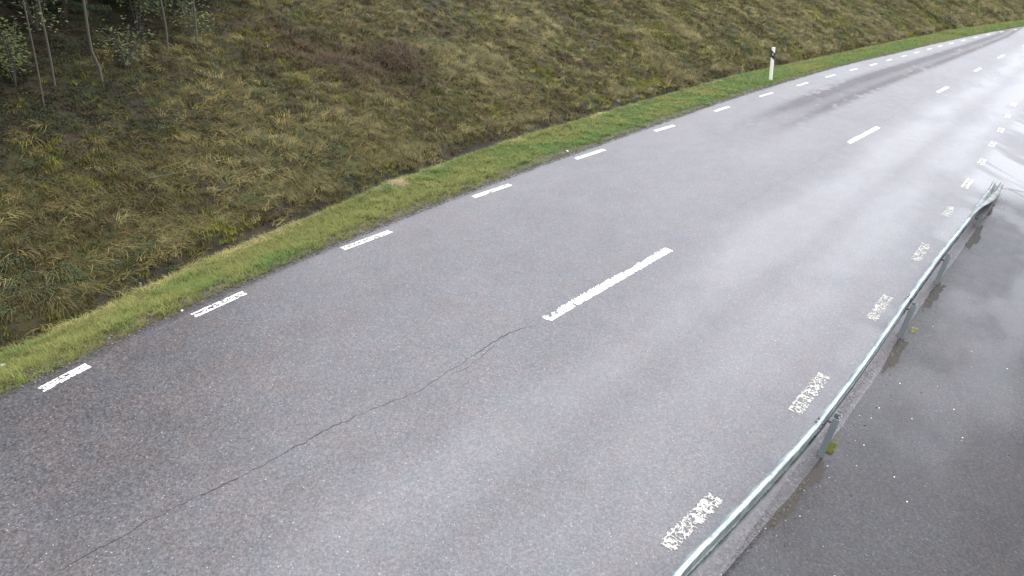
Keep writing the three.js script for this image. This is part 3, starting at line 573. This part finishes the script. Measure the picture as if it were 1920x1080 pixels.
{
  const r = rng(701), list = [];
  // close behind the young trees, the wood at the left border
  for (const [x, z, k, sc] of [[-15.8, -4.2, 0], [-15.3, -7.0, 2], [-17.2, -5.4, 1], [-16.6, -9.2, 0], [-18.6, -7.6, 1], [-14.7, -1.6, 2], [-16.6, -2.0, 1], [-13.4, 0.6, 0], [-15.6, 1.6, 3], [-13.0, 3.6, 1], [-18.6, -3.4, 3], [-18.4, -10.8, 3], [-19.0, 0.2, 3], [-12.4, 6.4, 3], [-11.4, -0.9, 1], [-10.8, 2.2, 3], [-13.6, -2.3, 1], [-9.9, 5.2, 1], [-9.2, 8.6, 3], [-14.9, -3.2, 3], [-16.2, -6.0, 3], [-15.9, -8.2, 1], [-17.6, -9.8, 3], [-13.9, -4.5, 2, 0.3], [-14.6, -6.2, 2, 0.36], [-15.0, -7.7, 2, 0.32], [-14.2, -3.3, 2, 0.36], [-15.4, -5.0, 0, 0.4], [-16.0, -6.9, 0, 0.42], [-15.6, -9.4, 2, 0.4], [-13.3, -2.9, 2, 0.28]]) list.push([x, z, k, sc]);
  for (let z = -15; z > -90; z -= 4.2) list.push([edgeX(z) - 21 - 5 * r(), z + r(), 2 * Math.floor(r() * 2)]);
  for (let i = 0; i < 16; i++) list.push([-30 + 3.2 * i + 2 * r(), -128 - 8 * r(), Math.floor(r() * 4)]);
  list.forEach(([x, z, k, sc], i) => {
    const o = spruces[k].clone(); o.position.set(x, groundY(x, z) - 0.05, z); o.rotation.y = r() * 6.3; o.scale.setScalar((0.9 + 0.25 * r()) * (sc || 1));
    if (i >= 23 && i < 31) { tag(o, 'small young spruce with low branches among the bushes at top left', 'spruce', 'young spruces at the edge of the wood'); return; }
    if (i > 48) { tag(o, 'distant spruce beyond the bend at the far end of the road', 'spruce', 'spruces beyond the bend'); return; }
    tag(o, i < 23 ? 'dark spruce of the dense wood behind the young trees at top left' : 'dark spruce standing in the row above the bank along the road', 'spruce', i < 23 ? 'spruces of the wood at top left' : 'spruces above the bank along the road');
  });
}
// young broadleaved trees: thin pale stems, sparse fresh leaves
function leafCloud(seed, n, size, at) { // at(r) -> [x,y,z]
  const r = rng(seed), pos = [], idx = [];
  for (let i = 0; i < n; i++) {
    const [x, y, z] = at(r), s = size * (0.6 + 0.7 * r()), a = r() * 6.283, t = (r() - 0.6) * 1.3, cx = Math.cos(a), cz = Math.sin(a), k = Math.cos(t) * s, dy = Math.sin(t) * s, q = pos.length / 3;
    pos.push(x, y, z, x + cx * k * 0.45 - cz * s * 0.34, y + dy * 0.45 + s * 0.08, z + cz * k * 0.45 + cx * s * 0.34, x + cx * k, y + dy, z + cz * k, x + cx * k * 0.45 + cz * s * 0.34, y + dy * 0.45 + s * 0.08, z + cz * k * 0.45 - cx * s * 0.34);
    idx.push(q, q + 1, q + 2, q, q + 2, q + 3);
  }
  const g = new THREE.BufferGeometry(); g.setAttribute('position', new THREE.Float32BufferAttribute(pos, 3)); g.setIndex(idx); g.computeVertexNormals(); return g;
}
function sapling(x, z, H, rad, path, seed, leaves, lowest, label) {
  const g = group('young_tree', x, groundY(x, z), z), r = rng(seed);
  const pts = [[0, -0.25, 0], ...path.map(([px, h, pz]) => [px, h, pz])], c = new THREE.CatmullRomCurve3(pts.map(p => new THREE.Vector3(...p)));
  part('trunk', tube(pts, rad, rad * 0.35, 22, 7), barkGrey, g);
  const tips = [], lim = [];
  for (let i = 0; i < 13; i++) {
    const t = lowest + (1 - lowest) * Math.pow((i + r() * 0.7) / 13, 0.9), p = c.getPointAt(Math.min(0.98, t)), a = r() * 6.283, L = (0.4 + 0.9 * r()) * (1.25 - t), e = [p.x + Math.cos(a) * L, p.y + 0.25 * L, p.z + Math.sin(a) * L];
    lim.push(tube([[p.x, p.y, p.z], [p.x + Math.cos(a) * L * 0.5, p.y + 0.22 * L, p.z + Math.sin(a) * L * 0.5], e], rad * 0.28, 0.003, 4, 4)); tips.push([[p.x, p.y, p.z], e]);
  }
  for (const l of lim) part('limb', l, barkGrey, g);
  part('crown', leafCloud(seed + 1, leaves, 0.06, q => { const [s, e] = tips[Math.floor(q() * tips.length)], t = 0.3 + 0.8 * q(); return [lerp(s[0], e[0], t) + 0.3 * (q() - 0.5), lerp(s[1], e[1], t) + 0.3 * (q() - 0.5), lerp(s[2], e[2], t) + 0.3 * (q() - 0.5)]; }), fresh, g);
  tag(g, label, 'young tree', 'young trees at the edge of the wood');
}
sapling(-12.3, -4.72, 6, 0.015, [[0, 0.6, 0], [0.02, 2.4, 0.05], [0.1, 5, 0]], 811, 500, 0.28, 'slimmest pale stem, leftmost of the young trees at top left');
sapling(-12.75, -5.1, 7, 0.021, [[0, 0.6, 0], [0.04, 2.6, 0.1], [0, 6, 0.1]], 821, 600, 0.3, 'straight pale stem, second young tree from the left border');
sapling(-12.75, -5.85, 6.5, 0.026, [[0.0, 0.3, 0.02], [-0.02, 0.6, 0.1], [0.02, 1.1, 0.13], [-0.03, 3, 0.12], [0, 6, 0.2]], 831, 600, 0.3, 'crooked grey stem with a kinked foot, third young tree from the left');
sapling(-13.5, -7.45, 6, 0.022, [[0, 0.5, 0], [0.05, 1.4, 0.12], [0, 5.5, 0.1]], 841, 500, 0.3, 'pale leaning stem, fourth young tree from the left');
sapling(-13.6, -8.1, 6, 0.020, [[0, 0.7, 0], [-0.02, 2, 0.06], [0, 5.5, 0]], 851, 450, 0.3, 'pale upright stem, rightmost young tree on the bank');
sapling(-14.6, -6.6, 6, 0.019, [[0, 0.7, 0], [0.1, 2, 0.0], [0.1, 5.5, 0]], 861, 500, 0.25, 'faint grey stem standing deeper in the wood');
sapling(-13.9, -3.4, 6, 0.019, [[0, 0.7, 0], [0.05, 2, 0.1], [0, 5.5, 0.1]], 871, 700, 0.15, 'leafy thin stem at the very left border of the wood');
function bush(x, z, H, R, seed, n, label) {
  const g = group('hazel_bush', x, groundY(x, z), z), r = rng(seed), st = [], tips = [];
  for (let i = 0; i < 9; i++) { const a = r() * 6.283, e = [Math.cos(a) * R * (0.5 + 0.5 * r()), H * (0.6 + 0.5 * r()), Math.sin(a) * R * (0.5 + 0.5 * r())]; st.push(tube([[0, -0.1, 0], [e[0] * 0.35, e[1] * 0.6, e[2] * 0.35], e], 0.012, 0.004, 5, 4)); tips.push(e); }
  for (const l of st) part('stem', l, barkGrey, g);
  part('leaves', leafCloud(seed + 1, n, 0.06, q => { const e = tips[Math.floor(q() * tips.length)], t = 0.35 + 0.75 * q(); return [e[0] * t + 0.35 * (q() - 0.5), e[1] * t + 0.25 * (q() - 0.5), e[2] * t + 0.35 * (q() - 0.5)]; }), hazelLeaf, g);
  tag(g, label, 'bush', 'leafy bushes under the young trees');
}
bush(-13.6, -3.9, 1.5, 0.9, 911, 1300, 'broad leafy hazel bush at the left border of the picture');
bush(-12.9, -4.6, 0.9, 0.5, 921, 420, 'small leafy bush between the two leftmost stems');
bush(-14.3, -5.6, 1.8, 1.0, 931, 1200, 'tall leafy bush behind the second and third stem');
bush(-14.4, -7.4, 1.4, 0.8, 941, 900, 'leafy bush between the third and fourth stem');
bush(-13.2, -6.5, 0.7, 0.45, 961, 260, 'low leafy bush at the foot of the crooked third stem');
bush(-13.1, -3.5, 1.3, 0.6, 971, 700, 'leafy bush at the left border in front of the wood');
bush(-14.0, -8.2, 0.9, 0.5, 981, 300, 'low leafy bush beside the rightmost young stem');
bush(-14.9, -8.8, 1.5, 0.8, 951, 700, 'leafy bush behind the rightmost young stem');
// grown birches added out of view, so that their crowns shade the bank
function makeShadeBirch(seed, H, R) {
  const g = group('shade_birch', 0, 0, 0), r = rng(seed), ends = [];
  part('trunk', tube([[0, -0.4, 0], [0.15, H * 0.4, 0], [0.4, H * 0.7, 0.1], [0.5, H, 0]], 0.13, 0.03, 12, 8), barkGrey, g);
  for (let i = 0; i < 26; i++) { const h = H * (0.34 + 0.62 * i / 26), a = r() * 6.283, L = R * (0.55 + 0.5 * r()) * Math.sin(Math.PI * clamp(0.25 + 0.75 * i / 26)) + 0.4, e = [0.35 + Math.cos(a) * L, h + 0.35 * L, Math.sin(a) * L]; part('limb', tube([[0.3, h, 0], [0.3 + (e[0] - 0.3) * 0.5, h + 0.28 * L, e[2] * 0.5], e], 0.035, 0.008, 5, 4), barkGrey, g); ends.push([h, e]); }
  part('crown', leafCloud(seed + 1, 9000, 0.13, q => { const [h, e] = ends[Math.floor(q() * ends.length)], t = 0.25 + 0.85 * q(); return [lerp(0.3, e[0], t) + 1.1 * (q() - 0.5), lerp(h, e[1], t) + 0.8 * (q() - 0.5), e[2] * t + 1.1 * (q() - 0.5)]; }), hazelLeaf, g);
  return g;
}
{
  const proto = makeShadeBirch(71, 11, 4.2);
  [[-11.6, -1.9, 0.95, 0.2, 'added birch at the front of the wood, its crown shading the bank'], [-14.8, -3.4, 1.05, 2.1, 'added shade birch in the middle of the wood, above the leftmost young stems'], [-13.1, -2.5, 0.8, 5.2, 'shorter added shade birch between the front and middle birch of the wood'], [-18.9, -6.4, 1.1, 1.2, 'added shade birch deepest in the wood behind the hazel bushes']].forEach(([x, z, k, a, label], i) => {
    const o = i ? proto.clone() : proto; o.position.set(x, groundY(x, z), z); o.rotation.y = a; o.scale.setScalar(k); tag(o, label, 'birch', 'birches added to shade the bank');
  });
}
// right of the lay-by, outside the picture: what the wet corner mirrors
function makePine(seed, H) {
  const g = group('pine_tree', 0, 0, 0), r = rng(seed), tris = [], lim = [];
  part('trunk', tube([[0, -0.4, 0], [0.1, H * 0.4, 0], [0, H * 0.75, 0.1], [0.1, H, 0]], 0.2, 0.04, 10, 8), barkPine, g);
  for (let i = 0; i < 34; i++) { const h = H * (0.25 + 0.74 * i / 34), a = r() * 6.283, L = (1.2 + 1.6 * r()) * (1.15 - 0.75 * (h / H)), e = [Math.cos(a) * L, h + 0.3 * L, Math.sin(a) * L]; lim.push(tube([[0, h, 0], [e[0] * 0.5, h + 0.05 * L, e[2] * 0.5], e], 0.035, 0.01, 4, 4)); tris.push(e); }
  for (const l of lim) part('limb', l, barkPine, g);
  part('crown', leafCloud(seed + 1, 9000, 0.26, q => { const e = tris[Math.floor(q() * tris.length)], t = 0.45 + 0.7 * q(); return [e[0] * t + 0.9 * (q() - 0.5), e[1] + 0.7 * (q() - 0.5), e[2] * t + 0.9 * (q() - 0.5)]; }), pineNeedle, g);
  return g;
}
{
  const a = makePine(61, 13), b = makePine(63, 11);
  a.position.set(4.1, -0.2, -19.8); tag(a, 'tall pine beyond the lay-by, the farther of two', 'pine', 'pines right of the lay-by');
  b.position.set(5.6, -0.2, -17.4); tag(b, 'shorter pine beyond the lay-by, the nearer of two', 'pine', 'pines right of the lay-by');
}
renderer.render(scene, camera);
